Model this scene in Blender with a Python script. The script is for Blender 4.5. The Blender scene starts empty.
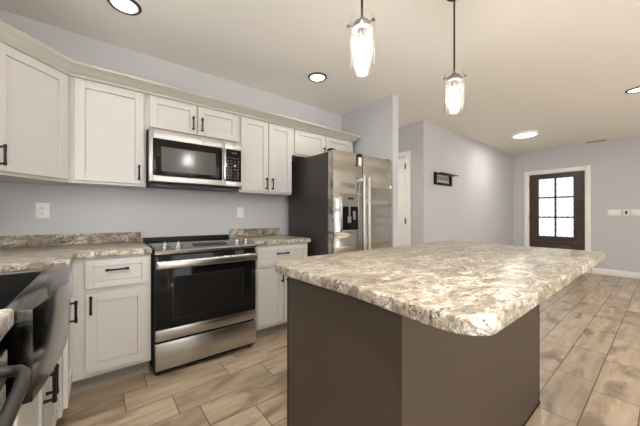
import bpy, bmesh, math, random
from mathutils import Vector, Matrix
random.seed(7)
R = math.radians
sc = bpy.context.scene
col = sc.collection

# ------------------------------------------------------------ camera, light, exposure
cam_d = bpy.data.cameras.new('camera')
cam_d.sensor_width = 36.0
cam_d.lens = 277.073 / 640 * 36.0
cam_d.shift_y = 2.457 / 640
cam_d.clip_start = 0.02
cam = bpy.data.objects.new('camera', cam_d)
col.objects.link(cam)
cam.location = (-0.301, -2.904, 1.139)
cam.rotation_euler = (R(90) + 0.002, 0, -0.674)
sc.camera = cam

sc.view_settings.view_transform = 'Standard'
sc.view_settings.look = 'None'
sc.view_settings.gamma = 1.0
sc.view_settings.use_curve_mapping = False
sc.view_settings.exposure = 0.13

W = bpy.data.worlds.new('sky')
sc.world = W
W.use_nodes = True
W.node_tree.nodes['Background'].inputs[0].default_value = (0.97, 0.985, 1.0, 1)
W.node_tree.nodes['Background'].inputs[1].default_value = 1.4

CAN_W, DISK_W, PEND_W, WIN_W, SUN_W, SINK_W = 2.4, 14, 100, 36, 84, 9.8
WARM = (1.0, 0.97, 0.93)
PENDC = (1.0, 0.97, 0.93)
DAY = (0.90, 0.95, 1.0)

def light(name, kind, loc, power, color, size=0.1, size_y=None, rot=(0, 0, 0), shape='DISK', parent=None, spread=180):
    d = bpy.data.lights.new(name, kind)
    d.energy = power
    d.color = color
    if kind == 'AREA':
        d.shape = shape
        d.size = size
        if size_y: d.size_y = size_y
        d.spread = R(spread)
    else:
        d.shadow_soft_size = size
    o = bpy.data.objects.new(name, d)
    col.objects.link(o)
    o.location = loc
    o.rotation_euler = rot
    if parent: o.parent = parent
    return o

# added fill lamps at the assumed south windows, behind the camera
light('window_fill', 'AREA', (1.0, -6.35, 1.35), WIN_W, DAY, 2.6, 1.9, (R(90), 0, 0), 'RECTANGLE')
light('window_fill', 'AREA', (4.7, -6.35, 1.35), WIN_W * .3, DAY, 0.9, 1.9, (R(90), 0, 0), 'RECTANGLE')

# added fill lamps at two assumed west windows, outside the frame
light('window_fill', 'AREA', (-1.05, -1.45, 1.62), SINK_W, DAY, 1.0, 0.85, (R(90), 0, R(-90)), 'RECTANGLE')
light('window_fill', 'AREA', (-1.05, -4.7, 1.5), SINK_W * 5, DAY, 1.3, 1.1, (R(90), 0, R(-90)), 'RECTANGLE')
# added sunshine through the assumed windows, bouncing fill off the floor behind
fill_sun = light('fill_sun', 'SUN', (2, -9, 5), SUN_W, (0.84, 0.93, 1.0), 0.02, rot=(R(42), 0, 0))
fill_sun.data.angle = 0.02

# ------------------------------------------------------------ node helpers
def new_mat(name):
    m = bpy.data.materials.new(name)
    m.use_nodes = True
    nt = m.node_tree
    return m, nt, nt.nodes['Principled BSDF']

def N(nt, kind, **kw):
    n = nt.nodes.new(kind)
    for k, v in kw.items(): setattr(n, k, v)
    return n

def srgb(r, g, b):
    f = lambda c: (c / 255 / 12.92) if c / 255 <= 0.04045 else ((c / 255 + 0.055) / 1.055) ** 2.4
    return (f(r), f(g), f(b), 1)

def plain(name, c, rough=0.5, metal=0.0, spec=None, bump=0.0, bscale=200, var=0.0, coat=0):
    m, nt, p = new_mat(name)
    p.inputs['Base Color'].default_value = c
    p.inputs['Roughness'].default_value = rough
    p.inputs['Metallic'].default_value = metal
    if coat: p.inputs['Coat Weight'].default_value = coat
    if spec is not None: p.inputs['Specular IOR Level'].default_value = spec
    tc = N(nt, 'ShaderNodeTexCoord')
    no = N(nt, 'ShaderNodeTexNoise')
    no.inputs['Scale'].default_value = bscale
    nt.links.new(tc.outputs['Object'], no.inputs['Vector'])
    if bump:
        b = N(nt, 'ShaderNodeBump')
        b.inputs['Strength'].default_value = bump
        b.inputs['Distance'].default_value = 0.001
        nt.links.new(no.outputs['Fac'], b.inputs['Height'])
        nt.links.new(b.outputs['Normal'], p.inputs['Normal'])
    if var:
        mx = N(nt, 'ShaderNodeMix', data_type='RGBA')
        mx.inputs[6].default_value = tuple(x * (1 - var) for x in c[:3]) + (1,)
        mx.inputs[7].default_value = tuple(min(1, x * (1 + var)) for x in c[:3]) + (1,)
        n2 = N(nt, 'ShaderNodeTexNoise')
        n2.inputs['Scale'].default_value = 3
        nt.links.new(tc.outputs['Object'], n2.inputs['Vector'])
        nt.links.new(n2.outputs['Fac'], mx.inputs[0])
        nt.links.new(mx.outputs[2], p.inputs['Base Color'])
    return m

M = {}
M['wall'] = plain('wall_paint', srgb(192, 191, 192), 0.7, bump=0.15, bscale=260)
M['ceiling'] = plain('ceiling_paint', srgb(228, 224, 217), 0.9, bump=0.2, bscale=180)
M['white'] = plain('white_trim_paint', srgb(236, 233, 226), 0.4)
M['cab'] = plain('cabinet_paint', srgb(196, 192, 186), 0.38, bump=0.05)
M['cab_side'] = M['cab']
M['crown'] = plain('crown_paint', srgb(174, 169, 158), 0.42)
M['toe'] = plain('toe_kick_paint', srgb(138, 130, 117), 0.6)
M['black_metal'] = plain('black_metal', (0.012, 0.011, 0.010, 1), 0.35, 0.6)
M['black'] = plain('black_plastic', (0.010, 0.010, 0.010, 1), 0.4, spec=0.2)
M['gap'] = plain('dark_gap', (0.008, 0.008, 0.008, 1), 0.8)
M['black_glass'] = plain('black_glass', (0.006, 0.006, 0.006, 1), 0.08, spec=0.22)
M['oven_window'] = plain('oven_window_glass', (0.012, 0.011, 0.010, 1), 0.12, spec=0.22)
M['island'] = plain('island_paint', srgb(63, 52, 40), 0.45, var=0.06)
M['island_dark'] = plain('island_edge_and_shadow_paint', srgb(22, 17, 13), 0.6)  # dark corner strips, and the shadow line painted at the floor
M['fridge_side'] = plain('fridge_side_enamel', srgb(54, 49, 45), 0.45, bump=0.1, bscale=300)
M['plate'] = plain('plate_plastic', srgb(235, 232, 226), 0.35)
M['slot'] = plain('slot_dark', srgb(60, 58, 55), 0.6)
M['bronze'] = plain('bronze_metal', (0.05, 0.045, 0.04, 1), 0.35, 0.9)
M['grey_metal'] = plain('grey_metal', (0.12, 0.115, 0.11, 1), 0.35, 0.9)
M['door_wood'] = plain('door_stain', srgb(62, 46, 36), 0.4, var=0.15)
M['ring'] = plain('can_trim_metal', srgb(92, 86, 78), 0.35, 0.7)
M['knob'] = plain('knob_metal', (0.62, 0.60, 0.57, 1), 0.22, 0.95)
M['satin'] = plain('satin_metal', (0.62, 0.61, 0.58, 1), 0.38, 0.9)
M['mid_grey'] = plain('grey_plastic', srgb(120, 117, 112), 0.45)
M['paper'] = plain('tag_paper', srgb(235, 232, 225), 0.6)
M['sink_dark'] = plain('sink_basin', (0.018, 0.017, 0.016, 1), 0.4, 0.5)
M['legend'] = plain('panel_legend', srgb(150, 150, 148), 0.5)

def steel(name, c, rough, wave=0.0, aniso=0.6):
    m, nt, p = new_mat(name)
    p.inputs['Metallic'].default_value = 1.0
    p.inputs['Anisotropic'].default_value = aniso
    tg = N(nt, 'ShaderNodeTangent', direction_type='RADIAL', axis='Z')
    nt.links.new(tg.outputs[0], p.inputs['Tangent'])
    tc = N(nt, 'ShaderNodeTexCoord')
    mp = N(nt, 'ShaderNodeMapping')
    mp.inputs['Scale'].default_value = (2, 2, 500)
    no = N(nt, 'ShaderNodeTexNoise')
    no.inputs['Scale'].default_value = 1.0
    nt.links.new(tc.outputs['Object'], mp.inputs[0])
    nt.links.new(mp.outputs[0], no.inputs['Vector'])
    mx = N(nt, 'ShaderNodeMix', data_type='RGBA')
    mx.inputs[6].default_value = tuple(x * 0.92 for x in c[:3]) + (1,)
    mx.inputs[7].default_value = c
    nt.links.new(no.outputs['Fac'], mx.inputs[0])
    nt.links.new(mx.outputs[2], p.inputs['Base Color'])
    p.inputs['Roughness'].default_value = rough
    if wave:
        mp2 = N(nt, 'ShaderNodeMapping')
        mp2.inputs['Scale'].default_value = (1.2, 1.2, 8.0)
        n2 = N(nt, 'ShaderNodeTexNoise')
        n2.inputs['Scale'].default_value = 1.0
        n2.inputs['Detail'].default_value = 0.5
        nt.links.new(tc.outputs['Object'], mp2.inputs[0])
        nt.links.new(mp2.outputs[0], n2.inputs['Vector'])
        b = N(nt, 'ShaderNodeBump')
        b.inputs['Strength'].default_value = 1.0
        b.inputs['Distance'].default_value = wave
        nt.links.new(n2.outputs['Fac'], b.inputs['Height'])
        nt.links.new(b.outputs['Normal'], p.inputs['Normal'])
    return m
M['steel'] = steel('brushed_steel', (0.52, 0.505, 0.48, 1), 0.26)
M['steel_fridge'] = steel('fridge_steel', (0.56, 0.55, 0.52, 1), 0.17, wave=0.03, aniso=0.4)
M['steel_mw'] = steel('microwave_steel', (0.50, 0.485, 0.46, 1), 0.42, aniso=0.3)
M['sink_steel'] = steel('gunmetal_steel', (0.15, 0.145, 0.135, 1), 0.13, aniso=0.0)

def emis(name, c, s):
    m, nt, p = new_mat(name)
    p.inputs['Base Color'].default_value = (0.9, 0.9, 0.9, 1)
    p.inputs['Emission Color'].default_value = c
    p.inputs['Emission Strength'].default_value = s
    return m
M['lens'] = emis('lamp_lens', (1, 0.96, 0.9, 1), 4)
M['bulb'] = emis('lamp_bulb', (1, 0.96, 0.90, 1), PEND_W)
M['mwlamp'] = emis('display_digits', (0.5, 0.8, 1, 1), 1.0)

def glass(name, tint=(1, 1, 1, 1), refl=0.03, facing=0.5, power=3.0, milk=0.0):
    # thin clear glass: see-through with a sheen that grows at grazing angles
    m = bpy.data.materials.new(name)
    m.use_nodes = True
    nt = m.node_tree
    nt.nodes.remove(nt.nodes['Principled BSDF'])
    out = nt.nodes['Material Output']
    tr = N(nt, 'ShaderNodeBsdfTransparent'); tr.inputs[0].default_value = tint
    gl = N(nt, 'ShaderNodeBsdfGlossy'); gl.inputs['Roughness'].default_value = 0.05
    lw = N(nt, 'ShaderNodeLayerWeight'); lw.inputs[0].default_value = 0.5
    pw = N(nt, 'ShaderNodeMath', operation='POWER'); pw.inputs[1].default_value = power
    ma = N(nt, 'ShaderNodeMath', operation='MULTIPLY_ADD'); ma.inputs[1].default_value = facing; ma.inputs[2].default_value = refl
    mx = N(nt, 'ShaderNodeMixShader')
    L = nt.links.new
    L(lw.outputs['Facing'], pw.inputs[0]); L(pw.outputs[0], ma.inputs[0]); L(ma.outputs[0], mx.inputs[0])
    if milk:
        tl = N(nt, 'ShaderNodeBsdfTranslucent'); m2 = N(nt, 'ShaderNodeMixShader'); m2.inputs[0].default_value = milk
        L(tr.outputs[0], m2.inputs[1]); L(tl.outputs[0], m2.inputs[2]); L(m2.outputs[0], mx.inputs[1])
    else: L(tr.outputs[0], mx.inputs[1])
    L(gl.outputs[0], mx.inputs[2]); L(mx.outputs[0], out.inputs[0])
    return m
M['glass'] = glass('clear_glass', (1, 1, 1, 1), 0.05, 0.75, 2.5, 0.014)
M['window_glass'] = glass('window_glass')

# granite-look worktop
def granite():
    m, nt, p = new_mat('granite_worktop')
    L = nt.links.new
    tc = N(nt, 'ShaderNodeTexCoord')
    mp = N(nt, 'ShaderNodeMapping')
    mp.inputs['Rotation'].default_value = (0.35, 0.2, R(28))
    mp.inputs['Scale'].default_value = (1.0, 2.1, 1.6)
    L(tc.outputs['Object'], mp.inputs[0])
    def noise(scale, detail, dist, rough=0.6):
        n = N(nt, 'ShaderNodeTexNoise')
        n.inputs['Scale'].default_value = scale
        n.inputs['Detail'].default_value = detail
        n.inputs['Roughness'].default_value = rough
        n.inputs['Distortion'].default_value = dist
        L(mp.outputs[0], n.inputs['Vector'])
        return n
    def ramp(src, stops):
        r = N(nt, 'ShaderNodeValToRGB')
        e = r.color_ramp.elements
        while len(e) < len(stops): e.new(0.5)
        for i, (pos, c) in enumerate(stops):
            e[i].position = pos; e[i].color = c
        L(src, r.inputs[0])
        return r
    def mix(f, a, b, mode='MIX'):
        x = N(nt, 'ShaderNodeMix', data_type='RGBA', blend_type=mode)
        if isinstance(f, (int, float)): x.inputs[0].default_value = f
        else: L(f, x.inputs[0])
        L(a, x.inputs[6])
        if isinstance(b, tuple): x.inputs[7].default_value = b
        else: L(b, x.inputs[7])
        return x.outputs[2]
    n1 = noise(5.5, 9, 1.5, 0.68)
    base = ramp(n1.outputs['Fac'], [(0.32, srgb(88, 77, 66)), (0.41, srgb(134, 120, 102)), (0.48, srgb(164, 150, 131)),
                                    (0.54, srgb(188, 176, 158)), (0.60, srgb(212, 206, 196)), (0.75, srgb(166, 150, 130))])
    n2 = noise(15, 10, 1.8, 0.72)
    blot = ramp(n2.outputs['Fac'], [(0.38, (1, 1, 1, 1)), (0.47, (0, 0, 0, 1))])
    c1 = mix(blot.outputs[0], base.outputs[0], srgb(104, 89, 74))
    # dark mineral clusters
    n3 = noise(24, 7, 1.4, 0.7)
    n4 = noise(4.2, 4, 1.2, 0.6)
    sp = ramp(n3.outputs['Fac'], [(0.40, (1, 1, 1, 1)), (0.47, (0, 0, 0, 1))])
    msk = ramp(n4.outputs['Fac'], [(0.44, (0.15, 0.15, 0.15, 1)), (0.54, (1, 1, 1, 1))])
    mm = N(nt, 'ShaderNodeMath', operation='MULTIPLY')
    L(sp.outputs[0], mm.inputs[0]); L(msk.outputs[0], mm.inputs[1])
    c2 = mix(mm.outputs[0], c1, srgb(58, 52, 47))
    # grey-green veins
    n5 = noise(3.0, 7, 2.4, 0.62)
    vn = ramp(n5.outputs['Fac'], [(0.455, (0, 0, 0, 1)), (0.49, (0.9, 0.9, 0.9, 1)), (0.53, (0, 0, 0, 1))])
    c3 = mix(vn.outputs[0], c2, srgb(116, 112, 102))
    n6 = noise(6.5, 6, 1.6, 0.7)
    pt = ramp(n6.outputs['Fac'], [(0.57, (0, 0, 0, 1)), (0.63, (0.85, 0.85, 0.85, 1))])
    n7 = noise(28, 5, 1.2, 0.7)
    pk = ramp(n7.outputs['Fac'], [(0.44, srgb(40, 38, 34)), (0.50, srgb(120, 116, 104)), (0.62, srgb(206, 200, 186))])
    c3 = mix(pt.outputs[0], c3, pk.outputs[0])
    L(c3, p.inputs['Base Color'])
    p.inputs['Roughness'].default_value = 0.29
    p.inputs['Specular IOR Level'].default_value = 0.3
    return m
M['granite'] = granite()

# wood-look floor tiles, rows along X
ROW_W, PLANK, Y0 = 0.2068, 0.612, -0.5295
KNOWN = {0: -.046, 1: -.176, 2: .066, 3: .174, 4: .437, 7: 3.86, 8: 2.89, 9: 2.362}   # row -> x of a joint
def floor_mat():
    m, nt, p = new_mat('wood_look_tile')
    L = nt.links.new
    def math_(op, a, b=None, c=None):
        n = N(nt, 'ShaderNodeMath', operation=op)
        for i, v in enumerate((a, b, c)):
            if v is None: continue
            if isinstance(v, (int, float)): n.inputs[i].default_value = v
            else: L(v, n.inputs[i])
        return n.outputs[0]
    geo = N(nt, 'ShaderNodeTexCoord')
    sp = N(nt, 'ShaderNodeSeparateXYZ')
    L(geo.outputs['Object'], sp.inputs[0])
    X, Y = sp.outputs[0], sp.outputs[1]
    t = math_('DIVIDE', math_('SUBTRACT', Y0, Y), ROW_W)      # row coordinate
    row = math_('FLOOR', t)
    fy = math_('SUBTRACT', t, row)
    # row offsets by a stepped ramp covering rows -14..17 (32 stops)
    rp = N(nt, 'ShaderNodeValToRGB')
    rp.color_ramp.interpolation = 'CONSTANT'
    e = rp.color_ramp.elements
    rnd = random.Random(3)
    for i in range(32):
        r_ = i - 14
        off = KNOWN.get(r_)
        v = (off / PLANK) % 1.0 if off is not None else rnd.random()
        if i >= 2: e.new(i / 32)
        e[i].position = i / 32
        e[i].color = (v, v, v, 1)
    L(math_('DIVIDE', math_('ADD', row, 14.5), 32), rp.inputs[0])
    offs = N(nt, 'ShaderNodeSeparateColor')
    L(rp.outputs[0], offs.inputs[0])
    u = math_('SUBTRACT', math_('DIVIDE', X, PLANK), offs.outputs[0])
    cell = math_('FLOOR', u)
    fx = math_('SUBTRACT', u, cell)
    gx = math_('LESS_THAN', math_('MINIMUM', fx, math_('SUBTRACT', 1.0, fx)), 0.0027 / PLANK)
    gy = math_('LESS_THAN', math_('MINIMUM', fy, math_('SUBTRACT', 1.0, fy)), 0.0027 / ROW_W)
    g = math_('MAXIMUM', gx, gy)
    cv = N(nt, 'ShaderNodeCombineXYZ')
    L(row, cv.inputs[0]); L(cell, cv.inputs[1])
    wn = N(nt, 'ShaderNodeTexWhiteNoise', noise_dimensions='2D')
    L(cv.outputs[0], wn.inputs['Vector'])
    # grain: noise stretched along X, shifted per tile
    gv = N(nt, 'ShaderNodeCombineXYZ')
    L(math_('MULTIPLY', X, 1.3), gv.inputs[0])
    L(math_('MULTIPLY', Y, 10.0), gv.inputs[1])
    L(math_('MULTIPLY', wn.outputs['Value'], 37.0), gv.inputs[2])
    n1 = N(nt, 'ShaderNodeTexNoise'); n1.inputs['Scale'].default_value = 1.6; n1.inputs['Detail'].default_value = 7; n1.inputs['Roughness'].default_value = 0.62; n1.inputs['Distortion'].default_value = 0.25
    L(gv.outputs[0], n1.inputs['Vector'])
    cr = N(nt, 'ShaderNodeValToRGB')
    e = cr.color_ramp.elements
    stops = [(0.25, srgb(140, 120, 98)), (0.42, srgb(168, 147, 122)), (0.55, srgb(184, 164, 139)), (0.75, srgb(200, 182, 158))]
    while len(e) < 4: e.new(0.5)
    for i, (q, c) in enumerate(stops): e[i].position = q; e[i].color = c
    L(n1.outputs['Fac'], cr.inputs[0])
    # knots / smoky patches
    kv = N(nt, 'ShaderNodeCombineXYZ')
    L(math_('MULTIPLY', X, 3.0), kv.inputs[0]); L(math_('MULTIPLY', Y, 7.0), kv.inputs[1]); L(math_('MULTIPLY', wn.outputs['Value'], 11.0), kv.inputs[2])
    n2 = N(nt, 'ShaderNodeTexNoise'); n2.inputs['Scale'].default_value = 1.0; n2.inputs['Detail'].default_value = 3; n2.inputs['Distortion'].default_value = 0.4
    L(kv.outputs[0], n2.inputs['Vector'])
    kr = N(nt, 'ShaderNodeValToRGB'); e = kr.color_ramp.elements
    e[0].position = 0.30; e[0].color = (1, 1, 1, 1); e[1].position = 0.46; e[1].color = (0, 0, 0, 1)
    L(n2.outputs['Fac'], kr.inputs[0])
    k = math_('MULTIPLY', kr.outputs[0], 0.8)
    mx = N(nt, 'ShaderNodeMix', data_type='RGBA'); L(k, mx.inputs[0]); L(cr.outputs[0], mx.inputs[6]); mx.inputs[7].default_value = srgb(118, 98, 80)
    br = N(nt, 'ShaderNodeMix', data_type='RGBA', blend_type='MULTIPLY'); br.inputs[0].default_value = 1.0
    vv = N(nt, 'ShaderNodeCombineColor')
    tone = math_('MULTIPLY_ADD', wn.outputs['Value'], 0.22, 0.78)
    for i in range(3): L(tone, vv.inputs[i])
    L(mx.outputs[2], br.inputs[6]); L(vv.outputs[0], br.inputs[7])
    fin = N(nt, 'ShaderNodeMix', data_type='RGBA'); L(g, fin.inputs[0]); L(br.outputs[2], fin.inputs[6]); fin.inputs[7].default_value = srgb(84, 68, 54)
    L(fin.outputs[2], p.inputs['Base Color'])
    p.inputs['Roughness'].default_value = 0.3
    b = N(nt, 'ShaderNodeBump'); b.inputs['Strength'].default_value = 0.5; b.inputs['Distance'].default_value = 0.0015
    L(math_('SUBTRACT', math_('MULTIPLY', n1.outputs['Fac'], 0.3), g), b.inputs['Height'])
    L(b.outputs['Normal'], p.inputs['Normal'])
    return m
M['floor'] = floor_mat()

# ------------------------------------------------------------ mesh helpers
class MB:
    def __init__(s): s.bm = bmesh.new()
    def _add(s, src):
        me = bpy.data.meshes.new('tmp'); src.to_mesh(me); src.free()
        s.bm.from_mesh(me); bpy.data.meshes.remove(me)
        return s
    def box(s, x0, x1, y0, y1, z0, z1, bev=0.0, seg=2):
        b = bmesh.new()
        bmesh.ops.create_cube(b, size=1)
        sx, sy, sz = abs(x1 - x0), abs(y1 - y0), abs(z1 - z0)
        for v in b.verts:
            v.co = Vector(((x0 + x1) / 2 + v.co.x * sx, (y0 + y1) / 2 + v.co.y * sy, (z0 + z1) / 2 + v.co.z * sz))
        if bev:
            bmesh.ops.bevel(b, geom=b.edges[:], offset=min(bev, sx * .45, sy * .45, sz * .45), segments=seg, affect='EDGES', profile=0.5)
        return s._add(b)
    def cyl(s, p0, p1, r, r2=None, seg=20, bev=0.0):
        p0, p1 = Vector(p0), Vector(p1)
        d = p1 - p0
        b = bmesh.new()
        bmesh.ops.create_cone(b, cap_ends=True, segments=seg, radius1=r, radius2=r if r2 is None else r2, depth=d.length)
        q = Vector((0, 0, 1)).rotation_difference(d.normalized()).to_matrix().to_4x4()
        bmesh.ops.transform(b, matrix=Matrix.Translation((p0 + p1) / 2) @ q, verts=b.verts[:])
        if bev:
            es = [e for e in b.edges if len(e.link_faces) == 2 and e.calc_face_angle() > 1.0]
            bmesh.ops.bevel(b, geom=es, offset=bev, segments=2, affect='EDGES', profile=0.5)
        return s._add(b)
    def lathe(s, prof, c=(0, 0, 0), seg=32, axis='z'):
        b = bmesh.new()
        rings = []
        for (r, h) in prof:
            ring = []
            for i in range(seg):
                a = 2 * math.pi * i / seg
                x, y, z = r * math.cos(a), r * math.sin(a), h
                if axis == 'y': x, y, z = x, -h, y
                ring.append(b.verts.new((c[0] + x, c[1] + y, c[2] + z)))
            rings.append(ring)
        for a_, b_ in zip(rings, rings[1:]):
            for i in range(seg):
                b.faces.new((a_[i], a_[(i + 1) % seg], b_[(i + 1) % seg], b_[i]))
        bmesh.ops.remove_doubles(b, verts=b.verts[:], dist=1e-6)
        bmesh.ops.recalc_face_normals(b, faces=b.faces[:])
        return s._add(b)
    def prism(s, poly, z0, z1, bev=0.0, seg=3, top_only=False):
        b = bmesh.new()
        lo = [b.verts.new((x, y, z0)) for x, y in poly]
        hi = [b.verts.new((x, y, z1)) for x, y in poly]
        n = len(poly)
        b.faces.new(lo[::-1]); b.faces.new(hi)
        for i in range(n): b.faces.new((lo[i], lo[(i + 1) % n], hi[(i + 1) % n], hi[i]))
        bmesh.ops.recalc_face_normals(b, faces=b.faces[:])
        if bev:
            es = [e for e in b.edges if abs(e.verts[0].co.z - e.verts[1].co.z) < 1e-6]
            bmesh.ops.bevel(b, geom=es, offset=bev, segments=seg, affect='EDGES', profile=0.5)
        return s._add(b)
    def profile_x(s, poly_yz, x0, x1):
        b = bmesh.new()
        A = [b.verts.new((x0, y, z)) for y, z in poly_yz]
        B = [b.verts.new((x1, y, z)) for y, z in poly_yz]
        n = len(A)
        b.faces.new(A); b.faces.new(B[::-1])
        for i in range(n): b.faces.new((A[i], B[i], B[(i + 1) % n], A[(i + 1) % n]))
        bmesh.ops.recalc_face_normals(b, faces=b.faces[:])
        return s._add(b)
    def tube(s, pts, r, seg=12, flat=1.0):
        b = bmesh.new()
        pts = [Vector(p) for p in pts]
        rings = []
        for i, p in enumerate(pts):
            d = (pts[min(i + 1, len(pts) - 1)] - pts[max(i - 1, 0)]).normalized()
            up = Vector((0, 0, 1)) if abs(d.z) < 0.9 else Vector((1, 0, 0))
            u = d.cross(up).normalized(); w = u.cross(d).normalized()
            rr = r[i] if isinstance(r, (list, tuple)) else r
            rings.append([b.verts.new(p + u * math.cos(2 * math.pi * k / seg) * rr * flat + w * math.sin(2 * math.pi * k / seg) * rr) for k in range(seg)])
        for a_, b_ in zip(rings, rings[1:]):
            for i in range(seg): b.faces.new((a_[i], a_[(i + 1) % seg], b_[(i + 1) % seg], b_[i]))
        b.faces.new(rings[0][::-1]); b.faces.new(rings[-1])
        bmesh.ops.recalc_face_normals(b, faces=b.faces[:])
        return s._add(b)
    def build(s, name, m, parent=None, loc=(0, 0, 0), rotz=0, smooth=True, label=None):
        me = bpy.data.meshes.new(name)
        s.bm.to_mesh(me); s.bm.free()
        me.materials.append(M[m] if isinstance(m, str) else m)
        if smooth:
            me.shade_smooth()
            me.set_sharp_from_angle(angle=R(32))
        o = bpy.data.objects.new(name, me)
        col.objects.link(o)
        o.location = loc
        o.rotation_euler = (0, 0, rotz)
        if parent: o.parent = parent
        if label: o['label'] = label
        return o

def thing(name, label, cat, loc=(0, 0, 0), rotz=0, group=None):
    o = bpy.data.objects.new(name, None)
    o.empty_display_size = 0.1
    col.objects.link(o)
    o.location = loc
    o.rotation_euler = (0, 0, rotz)
    o['label'] = label; o['category'] = cat
    if group: o['group'] = group
    return o

def tag(o, label, cat, group=None):
    o['label'] = label; o['category'] = cat
    if group: o['group'] = group
    return o

def struct(o):
    o['kind'] = 'structure'
    return o

def copy_tree(o, parent=None):
    c = o.copy(); col.objects.link(c)
    if parent: c.parent = parent
    for ch in [k for k in col.objects if k.parent == o]: copy_tree(ch, c)
    return c

# ------------------------------------------------------------ the room
CZ = 2.58
XW, XP, XH, XF, YS, YHW = -1.08, 2.41, 3.506, 7.349, -6.5, -0.629
struct(MB().box(XW - .1, XF + .12, YS - .1, 2.1, -0.1, 0).build('floor', 'floor', smooth=False))
struct(MB().box(XW - .1, XF + .12, YS - .1, 2.1, CZ, CZ + .1).build('ceiling', 'ceiling', smooth=False))
struct(MB().box(XW - .1, XP + .112, 0, 0.12, 0, CZ).build('wall_north', 'wall', smooth=False))
w = MB()
w.box(XW - .1, XW, -.93, 0, 0, CZ).box(XW - .1, XW, YS - .1, -5.4, 0, CZ).box(XW - .1, XW, -4.0, -1.97, 0, CZ).box(XW - .1, XW, -5.4, -4.0, 0, .9).box(XW - .1, XW, -5.4, -4.0, 2.1, CZ).box(XW - .1, XW, -1.97, -.93, 0, 1.16).box(XW - .1, XW, -1.97, -.93, 2.08, CZ)
struct(w.build('wall_west', 'wall', smooth=False))
f = MB()
for a, b, c, d in ((-1.97, -1.92, 1.16, 2.08), (-.98, -.93, 1.16, 2.08), (-1.92, -.98, 1.16, 1.21), (-1.92, -.98, 2.03, 2.08), (-1.92, -.98, 1.60, 1.64)): f.box(XW - .08, XW - .03, a, b, c, d)
fo = struct(f.build('window_3', 'white'))  # assumed window over the sink, added for light from the left
MB().box(XW - .058, XW - .053, -1.92, -.98, 1.21, 2.03).build('pane', 'window_glass', fo)
f = MB()
for a, b, c, d in ((-5.4, -5.35, .9, 2.1), (-4.05, -4.0, .9, 2.1), (-5.35, -4.05, .9, .95), (-5.35, -4.05, 2.05, 2.1), (-4.72, -4.68, .95, 2.05)): f.box(XW - .08, XW - .03, a, b, c, d)
fo = struct(f.build('window_4', 'white'))  # unseen window, added for more light on the west-facing sides
MB().box(XW - .058, XW - .053, -5.35, -4.05, .95, 2.05).build('pane', 'window_glass', fo)
struct(MB().box(XP, XP + .112, -0.885, 0, 0, CZ).build('wall_partition', 'wall', smooth=False))
struct(MB().box(XP, XH, 2.0, 2.1, 0, CZ).build('wall_hall_end', 'wall', smooth=False))
struct(MB().box(XP, XP + .112, .12, 2.0, 0, CZ).build('wall_hall_west', 'wall', smooth=False))
# hall wall with a door opening
DY0, DY1, DZ = -0.335, 0.48, 2.085
w = MB()
w.box(XH, XH + .12, YHW, DY0, 0, CZ).box(XH, XH + .12, DY1, 2.1, 0, CZ).box(XH, XH + .12, DY0, DY1, DZ, CZ)
struct(w.build('wall_hall_east', 'wall', smooth=False))
struct(MB().box(XH + .12, XF + .12, YHW, YHW + .12, 0, CZ).build('wall_entry', 'wall', smooth=False))
# east wall with the front door opening
EY0, EY1, EZ = -1.885, -0.935, 2.075
w = MB()
w.box(XF, XF + .12, YS, EY0, 0, CZ).box(XF, XF + .12, EY1, YHW, 0, CZ).box(XF, XF + .12, EY0, EY1, EZ, CZ)
struct(w.build('wall_east', 'wall', smooth=False))
# south wall with two assumed windows, added to let daylight in
w = MB()
for a, b in ((XW, -0.4), (2.4, 4.2), (5.2, XF)): w.box(a, b, YS - .1, YS, 0, CZ)
for a, b in ((-0.4, 2.4), (4.2, 5.2)): w.box(a, b, YS - .1, YS, 0, .3).box(a, b, YS - .1, YS, 2.4, CZ)
struct(w.build('wall_south', 'wall', smooth=False))
for i, (a, b) in enumerate(((-0.4, 2.4), (4.2, 5.2))):
    f = MB()
    for x0, x1 in ((a, a + .06), (b - .06, b), ((a + b) / 2 - .03, (a + b) / 2 + .03)): f.box(x0, x1, YS - .08, YS - .02, .3, 2.4)
    f.box(a, b, YS - .08, YS - .02, .3, .36).box(a, b, YS - .08, YS - .02, 2.34, 2.4)
    fo = struct(f.build('window_%d' % (i + 1), 'white'))
    MB().box(a + .06, b - .06, YS - .055, YS - .05, .36, 2.34).build('pane', 'window_glass', fo)

def baseboard(name, x0, x1, y0, y1):
    m = MB().box(x0, x1, y0, y1, 0, .115, .004)
    struct(m.build(name, 'white'))
baseboard('baseboard_east', XF - .015, XF, YS + .01, EY0 - .09)
baseboard('baseboard_entry', XH + .0, XF - .016, YHW - .015, YHW)
baseboard('baseboard_partition', XP + .001, XP + .111, -0.900, -0.885)
baseboard('baseboard_south', XW, XF - .016, YS, YS + .015)

# casings
def casing(name, x, side, y0, y1, z1, wd=.075):
    a, b = (x - .018, x) if side < 0 else (x, x + .018)
    m = MB().box(a, b, y0 - wd, y0, 0, z1 + wd, .004).box(a, b, y1, y1 + wd, 0, z1 + wd, .004).box(a, b, y0, y1, z1, z1 + wd, .004)
    m.box(a + (.018 if side < 0 else 0), a + .018 + .1, y0 - .0, y0 + .012, 0, z1)
    m.box(a + (.018 if side < 0 else 0), a + .018 + .1, y1 - .012, y1, 0, z1)
    m.box(a + (.018 if side < 0 else 0), a + .018 + .1, y0 + .012, y1 - .012, z1 - .012, z1)
    return struct(m.build(name, 'white'))
casing('trim_1', XF, -1, EY0, EY1, EZ)
casing('trim_2', XH, -1, DY0, DY1, DZ)

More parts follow.
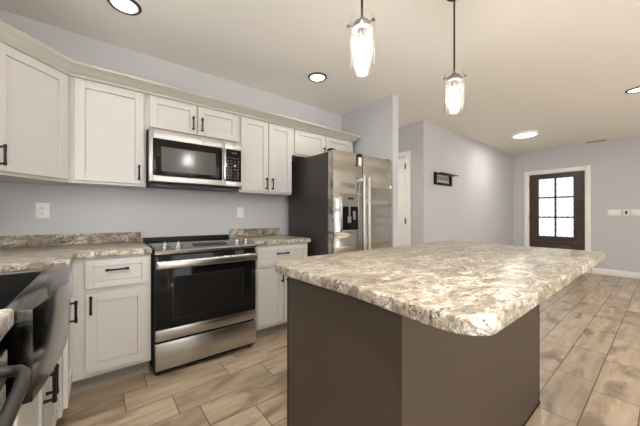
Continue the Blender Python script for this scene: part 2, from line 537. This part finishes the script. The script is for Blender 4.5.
# front door
d1 = bpy.data.objects.new('door_1', None); col.objects.link(d1); d1.location = (XF, 0, 0); d1['kind'] = 'structure'
gy0, gy1, gz0, gz1 = -1.697, -1.115, 0.70, 1.955
y0, y1, z1 = EY0 + .014, EY1 - .014, EZ - .014
p = MB()
p.box(.03, .075, y0, gy0, .012, z1).box(.03, .075, gy1, y1, .012, z1).box(.03, .075, gy0, gy1, gz1, z1)
p.box(.03, .075, gy0, gy1, .012, gz0)
for a, b, c, d in ((gy0 - .028, gy1 + .028, gz1, gz1 + .028), (gy0 - .028, gy1 + .028, gz0 - .028, gz0)): p.box(.018, .032, a, b, c, d, .006)
p.box(.018, .032, gy0 - .028, gy0, gz0, gz1, .006).box(.018, .032, gy1, gy1 + .028, gz0, gz1, .006)
for a, b, c, d in ((-1.70, -1.115, .56, .585), (-1.70, -1.115, .20, .225), (-1.70, -1.675, .225, .56), (-1.14, -1.115, .225, .56)): p.box(.02, .032, a, b, c, d, .005)
p.box(.022, .034, -1.64, -1.175, .265, .52, .010)
p.build('door_leaf', 'door_wood', d1)
gw, gh = (gy1 - gy0 - .03) / 2, (gz1 - gz0 - .06) / 3
mu = MB()
mu.box(.026, .06, gy0 + gw, gy0 + gw + .03, gz0, gz1)
for k in (1, 2): mu.box(.026, .06, gy0, gy1, gz0 + k * gh + (k - 1) * .03, gz0 + k * gh + k * .03)
mu.build('muntins', 'door_wood', d1)
M['came'] = plain('lead_came', srgb(120, 118, 114), 0.5)
for i in range(2):
    for k in range(3):
        a = gy0 + i * (gw + .03); b = a + gw; c = gz0 + k * (gh + .03); d = c + gh
        pn = MB().box(.045, .050, a, b, c, d).build('pane', 'window_glass', d1)
        lt = MB()
        # diamond lattice clipped to the pane
        ph, pv = gw / 3, gh / 3
        for s_ in (1, -1):
            for q in range(-6, 7):
                pts = []
                for z in [c + (d - c) * t / 60 for t in range(61)]:
                    y = a + q * ph + s_ * (z - c) / pv * ph + (0 if s_ > 0 else 0)
                    if a <= y <= b: pts.append((.042, y, z))
                if len(pts) > 2: lt.tube([pts[0], pts[-1]], .0034, 4)
        lt.build('leaded_lattice', 'came', pn)
MB().cyl((.03, -1.845 + .03, 1.44), (.005, -1.815, 1.44), .03, seg=24, bev=.004).build('deadbolt', 'bronze', d1)
h = MB().box(.014, .030, -1.84, -1.79, 1.17, 1.29, .006).cyl((.02, -1.815, 1.24), (-.03, -1.815, 1.24), .011).box(-.04, -.024, -1.825, -1.71, 1.228, 1.250, .006)
h.build('door_handle', 'bronze', d1)
for z in (.35, 1.1, 1.85): MB().cyl((.018, y1 + .006, z - .05), (.018, y1 + .006, z + .05), .009).build('hinge', 'bronze', d1)

# hall door (white, mostly behind the partition)
d2 = bpy.data.objects.new('door_2', None); col.objects.link(d2); d2.location = (XH, 0, 0); d2['kind'] = 'structure'
a, b = DY0 + .014, DY1 - .014
p = MB().box(.03, .04, a + .1, b - .1, .2, 1.95)
p.box(.008, .045, a, a + .11, .01, DZ - .014).box(.008, .045, b - .11, b, .01, DZ - .014)
for c, d in ((.01, .22), (.95, 1.07), (DZ - .125, DZ - .014)): p.box(.008, .045, a + .11, b - .11, c, d)
p.build('door_leaf', 'white', d2)
for z in (.25, 1.06, 1.93): MB().box(-.004, .012, a - .014, a + .022, z - .045, z + .045, .002).cyl((-.006, a, z - .045), (-.006, a, z + .045), .006).build('hinge', 'grey_metal', d2)

# ------------------------------------------------------------ cabinets
def pull(length, horiz=False):
    m = MB()
    h_ = length / 2
    ax = (lambda t, y: (t, y, 0)) if horiz else (lambda t, y: (0, y, t))
    ts = [-1, -.93, -.8, -.6, 0, .6, .8, .93, 1]
    rs = [.0058, .0078, .0082, .0066, .0060, .0066, .0082, .0078, .0058]
    m.tube([ax(t * h_, -.030) for t in ts], rs, 12)
    for s_ in (-1, 1):
        m.cyl(ax(s_ * h_ * .8, -.030), ax(s_ * h_ * .8, 0), .0048, .007, 12)
    return m
pull_v = None; pull_h = None
def add_pull(parent, x, y, z, horiz=False, length=.118):
    o = pull(length, horiz).build('handle', 'black_metal', parent, (x, y, z), label='black bar pull')
    return o

def shaker(x0, x1, z0, z1, rail=.057, t=.019, rec=.008):
    """shaker front in local frame: back at y=0, front at y=-t"""
    m = MB()
    m.box(x0, x0 + rail, -t, 0, z0, z1, .0015, 1).box(x1 - rail, x1, -t, 0, z0, z1, .0015, 1)
    m.box(x0 + rail, x1 - rail, -t, 0, z1 - rail, z1, .0015, 1).box(x0 + rail, x1 - rail, -t, 0, z0, z0 + rail, .0015, 1)
    m.box(x0 + rail + .0015, x1 - rail - .0015, -t + rec, -.001, z0 + rail + .0015, z1 - rail - .0015)
    return m

def cabinet(name, label, loc, rotz, w, z0, z1, depth, doors=(), drawers=(), toe=False, cat='cabinet', group=None, body_poly=None, wing=0):
    """local frame: x 0..w along the front, y=0 the face frame, body to +y. doors: (x0,x1,z0,z1,hx,hz)"""
    group = group or {'wall_cabinet': 'white wall cabinets', 'base_cabinet': 'white base cabinets'}.get(name)
    t = thing(name, label, cat, (loc[0], loc[1], 0), rotz, group)
    m = MB()
    if body_poly: m.prism(body_poly, z0, z1)
    else: m.box(0, w, 0, depth, z0, z1, .001, 1)
    m.build('body', 'cab', t, smooth=False)
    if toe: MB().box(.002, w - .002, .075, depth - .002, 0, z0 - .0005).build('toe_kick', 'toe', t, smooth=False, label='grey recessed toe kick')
    for (a, b, c, d, hx, hz) in doors:
        o = shaker(a, b, c, d).build('door', 'cab', t, (0, -.0015, 0))
        if hx is not None: add_pull(o, hx, -.019, hz)
    for (a, b, c, d, hx, hz) in drawers:
        o = shaker(a, b, c, d, rail=.042).build('drawer', 'cab', t, (0, -.0015, 0))
        if hx is not None: add_pull(o, hx, -.011, hz, True, .128)
    return t

ZU0, ZU1 = 1.372, 2.13
YU = -0.305
G = 'white shaker wall cabinets'
# diagonal corner wall cabinet: the face runs from (-.774,-.61) to (-.469,-.305)
fx0, fy0 = -0.774, -0.610
fw = math.hypot(.305, .305)
def loc45(x, y):   # world -> local of the 45 deg frame
    dx, dy = x - fx0, y - fy0
    c = math.cos(R(45)); return (dx * c + dy * c, -dx * c + dy * c)
poly = [loc45(*q) for q in ((fx0, fy0), (-.4695, -.3055), (-.4695, -.001), (-1.079, -.001), (-1.079, -.610))]
cabinet('wall_cabinet', 'tall single-door white wall cabinet set diagonally in the left corner, at the left picture edge', (fx0, fy0), R(45), fw, ZU0, ZU1, 0,
        doors=[(.014, fw - .014, 1.391, 2.108, .045, 1.478)], body_poly=poly)
xs = -.468
cabinet('wall_cabinet', 'single-door white wall cabinet with handle low on its right, left of the microwave', (xs, YU), 0, .463, ZU0, ZU1, .304,
        doors=[(.034, .445, 1.391, 2.108, .412, 1.476)])
cabinet('wall_cabinet', 'short white two-door wall cabinet directly above the microwave', (-.004, YU), 0, .770, 1.832, ZU1, .304,
        doors=[(.020, .376, 1.853, 2.108, .344, 1.944), (.386, .750, 1.853, 2.108, .418, 1.944)])
cabinet('wall_cabinet', 'tall white two-door wall cabinet between the microwave and the refrigerator', (.767, YU), 0, .603, ZU0, ZU1, .304,
        doors=[(.014, .306, 1.391, 2.108, .279, 1.472), (.314, .593, 1.391, 2.108, .349, 1.472)])
cabinet('wall_cabinet', 'short white two-door wall cabinet above the refrigerator', (1.371, YU), 0, .962, 1.815, ZU1, .304,
        doors=[(.032, .468, 1.836, 2.108, .44, 1.90), (.476, .925, 1.836, 2.108, .505, 1.90)])

# crown moulding following the cabinet fronts
def crown():
    path = [(-1.079, -.62), (fx0 + .0, fy0 - .02), (-.468 + .006, YU - .021), (2.334, YU - .021), (2.334, -.001)]
    prof = [(0, 2.112), (.006, 2.112), (.010, 2.128), (.022, 2.136), (.030, 2.152), (.046, 2.168), (.058, 2.174), (.064, 2.182), (.064, 2.198), (0, 2.198)]
    b = bmesh.new()
    rings = []
    n = len(path)
    for i, (x, y) in enumerate(path):
        P = Vector((x, y))
        def nrm(a, c):
            d = (Vector(c) - Vector(a)).normalized(); return Vector((d.y, -d.x))
        if i == 0: nn = nrm(path[0], path[1]); k = 1
        elif i == n - 1: nn = nrm(path[-2], path[-1]); k = 1
        else:
            a, c = nrm(path[i - 1], path[i]), nrm(path[i], path[i + 1])
            nn = (a + c).normalized(); k = 1 / nn.dot(a)
        rings.append([b.verts.new((x + nn.x * o * k, y + nn.y * o * k, z)) for o, z in prof])
    m = len(prof)
    for A, B in zip(rings, rings[1:]):
        for i in range(m): b.faces.new((A[i], A[(i + 1) % m], B[(i + 1) % m], B[i]))
    b.faces.new(rings[0]); b.faces.new(rings[-1][::-1])
    bmesh.ops.recalc_face_normals(b, faces=b.faces[:])
    mb = MB(); mb._add(b)
    o = mb.build('crown_moulding', 'crown')
    tag(o, 'continuous white crown moulding along the tops of all the wall cabinets', 'moulding')
crown()

ZB0, ZB1 = 0.112, 0.874
YB = -0.610
cabinet('base_cabinet', 'white base cabinet with one drawer over one door, left of the range', (-.444, YB), 0, .434, ZB0, ZB1, .608,
        doors=[(.077, .410, .142, .648, .105, .578)], drawers=[(.077, .416, .676, .856, .240, .789)], toe=True)
cabinet('base_cabinet', 'white base cabinet with one wide drawer over two doors, between the range and refrigerator', (.790, YB), 0, .575, ZB0, ZB1, .608,
        doors=[(.016, .284, .142, .648, .262, .578), (.292, .560, .142, .648, .316, .578)], drawers=[(.012, .563, .676, .856, .270, .789)], toe=True)
# left run (faces +X): local x -> world y, so loc y is the near end
XL = -0.4455
def left_run(name, label, ya, yb, **kw):
    return cabinet(name, label, (kw.pop('xf', XL), ya), R(90), yb - ya, ZB0, kw.pop('z1', ZB1), .585, toe=True, **kw)
left_run('base_cabinet', 'white base cabinet between the inner corner and the far end of the dark sink', -.975, -.612,
         doors=[(.014, .330, .142, .648, .030, .63)], drawers=[(.014, .330, .676, .856, None, None)])
left_run('sink_cabinet', 'white two-door cabinet under the dark apron-front sink', -1.905, -.977, z1=.66, xf=-.480,
         doors=[(.014, .460, .142, .645, .435, .50), (.468, .914, .142, .645, .495, .50)], cat='cabinet')
left_run('base_cabinet', 'white base cabinet end beside the dishwasher', -3.3, -2.65, xf=-.490, doors=[(.014, .636, .142, .648, .60, .578)], drawers=[(.014, .636, .676, .856, .32, .789)])

# ------------------------------------------------------------ worktops
def arc(cx, cy, r, a0, a1, n=8):
    return [(cx + r * math.cos(R(a0 + (a1 - a0) * i / n)), cy + r * math.sin(R(a0 + (a1 - a0) * i / n))) for i in range(n + 1)]
ZT0, ZT1 = .8745, .914
poly = [(-1.078, -.002), (-.008, -.002), (-.008, -.642), (-.40, -.642), (-.415, -.652), (-.418, -.67), (-.418, -.982), (-.972, -.982), (-.972, -1.898), (-.478, -1.898), (-.466, -1.905), (-.461, -1.918), (-.461, -3.3), (-1.078, -3.3)]
t = thing('worktop', 'L-shaped mottled beige and brown granite worktop left of the range, running to the sink corner', 'worktop', (0, 0, ZT0))
MB().prism(poly, 0, ZT1 - ZT0, .0045).build('slab', 'granite', t)
MB().box(-1.077, -.012, -.022, -.002, .0396, .125, .002).build('backsplash', 'granite', t)
MB().box(-1.078, -1.058, -3.3, -.023, .0396, .125, .002).build('backsplash', 'granite', t)
t = thing('worktop', 'short mottled granite worktop between the range and the refrigerator', 'worktop', (0, 0, ZT0))
MB().prism([(.772, -.002), (1.385, -.002), (1.385, -.642), (.772, -.642)], 0, ZT1 - ZT0, .0045).build('slab', 'granite', t)
MB().box(.784, 1.385, -.022, -.002, .0396, .125, .002).build('backsplash', 'granite', t)

# ------------------------------------------------------------ island
IX0, IX1, IY0, IY1 = .395, 1.800, -2.418, -1.785
t = thing('kitchen_island', 'large kitchen island with brown panelled base and mottled granite top', 'island', ((IX0 + IX1) / 2, (IY0 + IY1) / 2, 0))
cxi, cyi = (IX0 + IX1) / 2, (IY0 + IY1) / 2
L0, L1, L2, L3 = IX0 - cxi, IX1 - cxi, IY0 - cyi, IY1 - cyi
MB().box(L0 + .012, L1 - .012, L2 + .012, L3 - .012, 0, .8740).build('base', 'island', t, smooth=False)
MB().box(L0 + .0, L0 + .0118, L2 + .0122, L3 - .012, .0, .8738).build('end_panel', 'island', t, smooth=False)
MB().box(L0 + .0, L1 - .014, L2 + .0, L2 + .0118, .0, .8738).build('front_panel', 'island', t, smooth=False)
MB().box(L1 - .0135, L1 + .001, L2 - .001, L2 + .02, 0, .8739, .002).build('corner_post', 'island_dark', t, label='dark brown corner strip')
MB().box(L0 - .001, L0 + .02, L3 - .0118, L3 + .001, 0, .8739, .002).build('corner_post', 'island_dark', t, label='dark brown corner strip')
MB().box(L0 - .002, L1 + .003, L2 - .004, L2 + .02, 0, .012).build('shadow_gap_strip', 'island_dark', t, label='thin dark strip painted as the shadow gap along the floor')  # dark strip stands in for the shade where the front meets the floor
sx0, sx1, sy0, sy1 = .338 - cxi, 2.185 - cxi, -2.667 - cyi, -1.655 - cyi
poly = [(px_ - cxi, py_ - cyi) for px_, py_ in ((.345, -2.28), (.334, -2.40), (.320, -2.53), (.319, -2.575), (.326, -2.612), (.343, -2.640), (.362, -2.656), (.378, -2.663), (.400, -2.666))]
poly += [(sx1 - .05, sy0)] + arc(sx1 - .035, sy0 + .035, .035, -90, 0, 5)[1:] + arc(sx1 - .03, sy1 - .03, .03, 0, 90, 5) + [(sx0 + .20, sy1), (sx0 + .06, sy1 - .03), (sx0 + .015, sy1 - .09), (sx0 + .004, sy1 - .16)]
MB().prism(poly, .8742, .9142, .0045, 3).build('slab', 'granite', t, label='mottled beige granite slab')

# ------------------------------------------------------------ range
t = thing('range', 'stainless slide-in electric range with black glass oven door', 'range', (0.003, 0, 0))
RW = .760
MB().box(0, RW, -.655, -.03, .035, .893).build('body', 'black', t, smooth=False)
MB().box(-.002, RW + .002, -.545, -.055, .900, .916, .003).build('cooktop', 'black_glass', t)
MB().box(.002, RW - .002, -.055, -.012, .895, .947, .004).build('rear_vent_trim', 'black', t)
# sloped control console
cp = MB().profile_x([(-.500, .894), (-.500, .928), (-.545, .930), (-.688, .896), (-.696, .886), (-.694, .868), (-.656, .868), (-.656, .894)], .001, RW - .001)
cp = cp.build('control_panel', 'steel', t)
def on_slope(y):  return .930 + (y + .545) * (.930 - .896) / (.688 - .545)
sl = math.atan2(.034, .143)
MB().profile_x([(-.573, on_slope(-.573) + .0008), (-.573, on_slope(-.573) + .002), (-.640, on_slope(-.640) + .002), (-.640, on_slope(-.640) + .0008)], .27, .525).build('display', 'black_glass', cp)
for i in range(8):
    for k in range(2):
        y = -.590 - k * .030; x = .288 + i * .029
        MB().box(x, x + .014, y - .005, y + .005, on_slope(y) + .0018, on_slope(y) + .0026).build('legend', 'legend', cp)
for kx in (.075, .165, .620, .700):
    y = -.610; z = on_slope(y)
    nv = Vector((0, -math.sin(sl), math.cos(sl)))
    c0 = Vector((kx, y, z))
    k = MB()
    k.cyl(c0, c0 + nv * .006, .027, seg=28, bev=.002).cyl(c0 + nv * .006, c0 + nv * .026, .020, .017, 28, .003)
    k.box(kx - .004, kx + .004, y - .018, y + .018, z + .024, z + .034, .002)
    k.build('knob', 'knob', t)
od = MB().box(.004, RW - .004, -.690, -.657, .338, .858, .004).build('oven_door', 'black_glass', t)
MB().box(.12, .64, -.6915, -.6903, .40, .70).build('window', 'oven_window', od)
fr = MB()
for a, b, c, d in ((.115, .645, .70, .703), (.115, .645, .397, .40), (.115, .118, .40, .70), (.642, .645, .40, .70)): fr.box(a, b, -.6918, -.6903, c, d)
fr.build('window_frame', plain('window_line', srgb(34, 32, 30), .4), od)
MB().box(.004, RW - .004, -.693, -.657, .258, .337, .004).build('lower_trim', 'steel', od, label='stainless lower band')
hd = MB().box(.006, RW - .006, -.738, -.716, .768, .826, .010, 3)
for a in (.008, RW - .034): hd.box(a, a + .026, -.725, -.688, .776, .818, .006)
hd.build('door_handle', 'steel', od, label='wide flat stainless handle')
MB().box(.004, RW - .004, -.693, -.655, .052, .244, .005).build('storage_drawer', 'steel', t)
for kx in (.03, RW - .03):
    for ky in (-.62, -.08): MB().cyl((kx, ky, 0), (kx, ky, .036), .016, seg=12).build('foot', 'black', t)
MB().box(.004, RW - .004, -.65, -.64, .02, .035).build('kick_strip', 'black', t)

# ------------------------------------------------------------ microwave
t = thing('microwave', 'stainless over-the-range microwave with black glass window', 'microwave', (0.002, 0, 1.40))
z0, z1 = 0.0, .428
MB().box(0, .758, -.362, -.003, .0, z1, .002, 1).build('body', 'black', t)
dm = MB()
dm.box(.002, .028, -.402, -.364, .012, z1 - .002, .004).box(.568, .592, -.402, -.364, .012, z1 - .002, .003)
dm.box(.028, .568, -.402, -.364, .012, .060, .004).box(.028, .568, -.402, -.364, .352, z1 - .002, .004)
dm.box(.028, .568, -.385, -.366, .058, .354)
dm = dm.build('door', 'steel_mw', t)
MB().box(.0285, .5675, -.3995, -.3865, .0605, .3515, .003).build('door_glass', 'black_glass', dm)
MB().box(.085, .51, -.4008, -.3998, .098, .292).build('window', plain('microwave_window', srgb(66, 62, 58), .15), dm)
MB().lathe([(0, .0035), (.012, .0035), (.014, .002), (.014, 0)], (.395, -.402, .385), 20, 'y').build('badge', 'knob', dm)
hb = MB().box(.572, .592, -.440, -.424, .062, .35, .007, 3).box(.575, .589, -.428, -.400, .075, .095).box(.575, .589, -.428, -.400, .318, .338)
hb.build('door_handle', 'steel', dm)
pm = MB().box(.594, .756, -.402, -.364, .012, .060, .004).box(.594, .756, -.402, -.364, .352, z1 - .002, .004).box(.746, .756, -.402, -.364, .06, .352, .003)
pm = pm.build('side_frame', 'steel_mw', t)
cpn = MB().box(.5955, .7455, -.3995, -.365, .0605, .3515, .003).build('control_panel', 'black_glass', t)
MB().box(.655, .705, -.4002, -.3994, .312, .330).build('display', 'slot', cpn)
lg = MB()
for i in range(4):
    for k in range(8): lg.box(.615 + i * .031, .630 + i * .031, -.4002, -.3994, .08 + k * .027, .089 + k * .027)
lg.build('button_legends', plain('dim_legend', srgb(72, 72, 70), .5), cpn)
MB().box(.02, .738, -.37, -.02, -.010, -.0005).build('underside', 'black', t)
for a in (.06, .53): MB().box(a, a + .16, -.34, -.24, -.0135, -.0105).build('grease_filter', 'mid_grey', t)

# ------------------------------------------------------------ refrigerator
t = thing('refrigerator', 'stainless side-by-side refrigerator with water dispenser and dark grey sides', 'refrigerator', (1.463, 0, 0))
FW, FY = .912, -.900
MB().box(0, FW, -.815, -.10, .025, 1.775, .006).build('body', 'fridge_side', t)
MB().box(.01, FW - .01, -.83, -.815, .0, .10).build('kick_grille', 'black', t)
seam = .417
def fridge_door(a, b):
    m = MB()
    n = 10; w_ = b - a
    front = [(a + w_ * i / n, FY - .012 * (1 - (2 * i / n - 1) ** 2) * .8) for i in range(n + 1)]
    poly = [(a, -.822)] + [(a, FY + .012), (a + .004, FY + .003)] + front[1:-1] + [(b - .004, FY + .003), (b, FY + .012), (b, -.822)]
    m.prism(poly, .11, 1.783, .006, 2)
    return m
fz = fridge_door(.003, seam - .003).build('freezer_door', 'steel_fridge', t)
fd = fridge_door(seam + .003, FW - .003).build('fresh_food_door', 'steel_fridge', t)
for (px, par) in ((seam - .035, fz), (seam + .042, fd)):
    m = MB().box(px - .017, px + .017, FY - .066, FY - .048, .49, 1.56, .008, 3)
    for z in (.52, 1.50): m.box(px - .012, px + .012, FY - .052, FY - .002, z, z + .035, .004)
    m.build('door_handle', 'satin', par, label='pale satin bar handle')
for x in (.03, seam, FW - .03): MB().box(x - .028, x + .028, -.87, -.80, 1.784, 1.802, .005).build('hinge_cover', 'black', t)
dp = MB()
dx0, dx1, dz0, dz1 = .098, .345, .985, 1.372
dy = FY - .016
dp.box(dx0, dx0 + .012, dy, FY + .004, dz0, dz1, .003).box(dx1 - .012, dx1, dy, FY + .004, dz0, dz1, .003)
dp.box(dx0, dx1, dy, FY + .004, dz0, dz0 + .014, .003).box(dx0, dx1, dy, FY + .004, dz1 - .010, dz1, .003)
dp = dp.build('dispenser', 'steel', fz, label='water and ice dispenser')
MB().box(dx0 + .012, dx1 - .012, dy + .002, FY + .003, 1.235, dz1 - .010).build('panel', 'mid_grey', dp)
MB().box(dx0 + .012, dx1 - .012, dy + .005, FY + .003, dz0 + .014, 1.235).build('recess', 'black_glass', dp)
MB().box(.185, .262, dy - .0005, dy + .003, 1.305, 1.325).build('display', 'black', dp)
MB().cyl((.20, dy - .002, 1.235), (.20, dy - .004, 1.13), .012, .009).box(.175, .225, dy - .008, dy + .004, 1.07, 1.135, .006).box(.25, .285, dy - .008, dy + .004, 1.10, 1.19, .006).build('paddle', 'mid_grey', dp)
# tag clipped near the top of the freezer door
tg = thing('paper_tag', 'small white tag with black top stuck high on the left refrigerator door', 'tag', (1.463 + .352, FY - .014, 1.66))
MB().box(-.022, .022, -.004, 0, 0, .09).build('card', 'paper', tg)
MB().box(-.026, .030, -.007, 0, .088, .125, .003).box(-.030, -.0225, -.005, 0, .0, .089).build('clip', 'black', tg)

# ------------------------------------------------------------ sink and dishwasher
t = thing('apron_sink', 'dark gunmetal apron-front sink with bowed front set into the left worktop', 'sink', (-.42, -1.44, .665))
Ls = .456
ZS = .238          # rim height above the origin
def bow(y): return -.012 + .039 * (1 - (y / Ls) ** 2)
ys = [-Ls + 2 * Ls * i / 24 for i in range(25)]
outer = [(bow(y), y) for y in ys]
# apron block with open basin: build walls
ap = MB()
poly = [(-.0, -Ls)] + [(bow(y), y) for y in ys] + [(-.0, Ls), (-.07, Ls), (-.07, -Ls)]
poly = [(-.068, -Ls)] + outer + [(-.068, Ls)]
ap.prism(poly, 0, ZS, .004, 2)
ap.build('apron', 'sink_steel', t)
bs = MB()
bs.box(-.545, -.069, -Ls, -Ls + .030, .002, ZS - .034).box(-.545, -.069, Ls - .030, Ls, .002, ZS - .034)
bs.box(-.575, -.545, -Ls, Ls, .002, ZS - .034).box(-.545, -.069, -Ls + .03, Ls - .03, .002, .014)
bs.build('basin', 'sink_dark', t)
MB().box(-.0712, -.0685, -Ls + .03, Ls - .03, .014, ZS - .003).build('basin_front', 'sink_dark', t)
MB().lathe([(0, .0165), (.04, .0165), (.05, .0145), (.05, .014)], (-.32, 0, 0), 24).build('drain', 'grey_metal', t)

t = thing('dishwasher', 'stainless dishwasher with curved bar handle, beside the sink at the lower left', 'dishwasher', (-.480, -2.335, 0))
MB().box(-.57, -.0, -.30, .30, .10, .868).build('body', 'black', t, smooth=False)
MB().box(.0005, .028, -.297, .297, .112, .79, .004).build('door', 'steel', t)
MB().box(.0005, .030, -.297, .297, .795, .862, .004).build('control_panel', 'sink_steel', t)
MB().box(-.55, -.02, -.29, .29, .0, .10).build('toe_kick', 'black', t)
pts = [(.024, .235, .838), (.040, .235, .835), (.056, .228, .835), (.067, .205, .835), (.071, .15, .835), (.071, -.15, .835), (.067, -.205, .835), (.056, -.228, .835), (.040, -.235, .835), (.024, -.235, .838)]
MB().tube(pts, .0105, 16, 1.0).build('door_handle', plain('dark_satin_metal', (0.09, 0.085, 0.075, 1), .36, .9), t)

# ------------------------------------------------------------ lights as objects
def can(x, y, lab, k=1.0, spread=140):
    t = thing('recessed_light', lab, 'ceiling light', (x, y, CZ), group='round recessed ceiling lights')
    MB().lathe([(.074, -.003), (.080, -.012), (.092, -.010), (.100, -.0015), (.100, -.0002)], seg=40).build('trim_ring', 'ring', t)
    MB().lathe([(0, -.0090), (.05, -.0085), (.0745, -.0045), (.0745, -.0010)], seg=40).build('lens', 'lens', t)
    light('lamp', 'AREA', (0, 0, -.014), CAN_W * k, WARM, .14, parent=t, spread=spread)
    return t
can(-.165, -.60, 'recessed ceiling light with dark ring, cut by the top picture edge above the left cabinets', .35, 120)
can(1.472, -.642, 'lit round recessed ceiling light with dark ring, above the range and refrigerator', 1.2, 150)
can(4.49, -2.70, 'lit round recessed ceiling light cut by the right picture edge', 2.5)
for (x, y, k_) in ((-.165, -2.75, 12), (1.47, -3.6, 3), (3.1, -4.6, 3), (6.0, -4.4, 3)):  # cans added out of view as fill for the kitchen
    can(x, y, 'unseen round recessed ceiling light added as fill over the open room behind', k_)
can(2.95, .7, 'unseen round recessed ceiling light added to brighten the short hallway behind the partition', 8.0)  # out-of-view can, added because the hall came out dark

t = thing('flush_disk_light', 'flat white round flush ceiling light in front of the entry door', 'ceiling light', (5.545, -1.35, CZ))
MB().lathe([(.165, -.030), (.190, -.028), (.200, -.018), (.202, -.0005)], seg=48).build('rim', 'white', t)
MB().lathe([(0, -.034), (.10, -.0335), (.150, -.032), (.166, -.029)], seg=48).build('diffuser', 'lens', t)
light('lamp', 'AREA', (0, 0, -.045), DISK_W, WARM, .38, parent=t)

def pendant(x, y, lab):
    t = thing('pendant_light', lab, 'pendant light', (x, y, CZ), group='clear glass pendants over the island')
    MB().lathe([(0, -.018), (.02, -.018), (.048, -.014), (.052, -.008), (.052, -.0005)], seg=32).build('canopy', 'bronze', t)
    zt, zb = 2.072 - CZ, 1.822 - CZ
    MB().cyl((0, 0, -.02), (0, 0, zt - .005), .0058, seg=12).build('stem', 'bronze', t)
    hl = MB()
    hl.lathe([(0, 0), (.012, 0), (.014, -.015), (.036, -.022), (.046, -.036), (.047, -.054), (.032, -.060), (.020, -.058), (.019, -.095), (0, -.095)], (0, 0, zt - .005), 28)
    for k in range(3):
        a = R(30 + 120 * k)
        hl.cyl((.036 * math.cos(a), .036 * math.sin(a), zt - .050), (.069 * math.cos(a), .069 * math.sin(a), zt - .050), .004, seg=10)
        hl.cyl((.063 * math.cos(a), .063 * math.sin(a), zt - .050), (.072 * math.cos(a), .072 * math.sin(a), zt - .050), .008, seg=12)
    hl.build('socket', plain('socket_metal', srgb(62, 58, 54), .6), t)
    sh = MB().lathe([(.0570, zt), (.0590, zt - .001), (.0590, zb + .004), (.0570, zb), (.0550, zb + .004), (.0550, zt - .001), (.0570, zt)], seg=48)
    sh.build('shade', 'glass', t, label='clear glass cylinder shade')
    MB().lathe([(0, zb + .020), (.016, zb + .022), (.027, zb + .034), (.031, zb + .06), (.030, zb + .10), (.024, zb + .125), (.015, zb + .145), (.014, zt - .10)], seg=28).build('bulb', 'bulb', t)
pendant(.664, -2.012, 'lit glass cylinder pendant light, the nearer and larger one left of the other')
pendant(1.500, -2.045, 'lit glass cylinder pendant light, the farther one on the right with its whole rod showing')

t = thing('air_vent', 'thin slotted air vent in the ceiling near the entry door wall', 'vent', (7.16, -2.06, CZ))
MB().box(-.07, .07, -.16, .16, -.006, -.0005, .002).build('frame', 'white', t)
sl_ = MB()
for k in range(5): sl_.box(-.05 + k * .022, -.040 + k * .022, -.14, .14, -.0075, -.0055)
sl_.build('louvres', 'slot', t)

# ------------------------------------------------------------ wall plates
def outlet(x, z, lab, w_=.072, kind='outlet'):
    t = thing('wall_outlet' if kind == 'outlet' else 'light_switch', lab, 'outlet' if kind == 'outlet' else 'switch', (x, -.001, z))
    MB().box(-w_ / 2, w_ / 2, -.006, 0, -.057, .057, .003).build('plate', 'plate', t)
    if kind == 'outlet':
        for dz in (.02, -.02):
            MB().box(-.017, .017, -.008, -.005, dz - .014, dz + .014, .003).build('receptacle', 'plate', t)
            MB().box(-.008, -.0055, -.0088, -.0078, dz - .005, dz + .006).box(.0055, .008, -.0088, -.0078, dz - .005, dz + .006).cyl((0, -.0078, dz - .009), (0, -.0088, dz - .009), .0025, seg=10).build('slots', 'slot', t)
    else:
        MB().box(-.016, .016, -.009, -.005, -.033, .033, .002).build('rocker', 'plate', t)
outlet(-.627, 1.180, 'white wall outlet above the backsplash in the left corner', .075)
outlet(.905, 1.178, 'white switch plate between the microwave and the refrigerator', .075, 'switch')

def east_plate(y0, y1, n, lab, dark=False):
    t = thing('light_switch', lab, 'switch', (XF - .001, (y0 + y1) / 2, 1.205), group='switch plates by the entry door')
    h_ = (y1 - y0) / 2
    MB().box(-.007, 0, -h_, h_, -.057, .057, .003).build('plate', 'plate', t)
    for k in range(n):
        c = -h_ + (k + .5) * 2 * h_ / n
        MB().box(-.011, -.006, c - .016, c + .016, -.033, .033, .002).build('rocker', 'slot' if dark else 'plate', t)
east_plate(-2.365, -2.196, 3, 'wide white triple switch plate, leftmost of the three right of the entry door')
east_plate(-2.470, -2.398, 1, 'narrow white switch plate with dark middle, between the two wide ones', True)
east_plate(-2.66, -2.488, 3, 'wide white switch plate cut by the right picture edge')

# ------------------------------------------------------------ hook shelf on the entry wall
t = thing('hook_shelf', 'small black wall shelf with hooks on the grey wall past the kitchen', 'shelf', (4.06, YHW - .001, 1.735))
for s_ in (-.245, .245): MB().box(s_ - .028, s_ + .028, -.03, 0, -.10, .095, .003).build('bracket', 'black_metal', t)
MB().box(-.26, .27, -.135, -.0, .060, .075, .003).build('shelf_board', 'black_metal', t)
MB().box(-.217, .217, -.022, 0, -.10, -.062, .002).build('rail', 'black_metal', t)
sw = MB()
for k in range(5):
    c = -.17 + k * .085
    pts = [(c + .034 * math.cos(q * .5) * (1 - q * .05), -.012, .002 + .042 * math.sin(q * .5) * (1 - q * .05)) for q in range(15)]
    sw.tube(pts, .0035, 6)
sw.build('scrollwork', 'black_metal', t)
for k in range(4):
    c = -.165 + k * .11
    MB().tube([(c, -.02, -.07), (c, -.045, -.085), (c, -.06, -.10), (c, -.062, -.085), (c, -.058, -.072)], .004, 8).build('hook', 'black_metal', t)
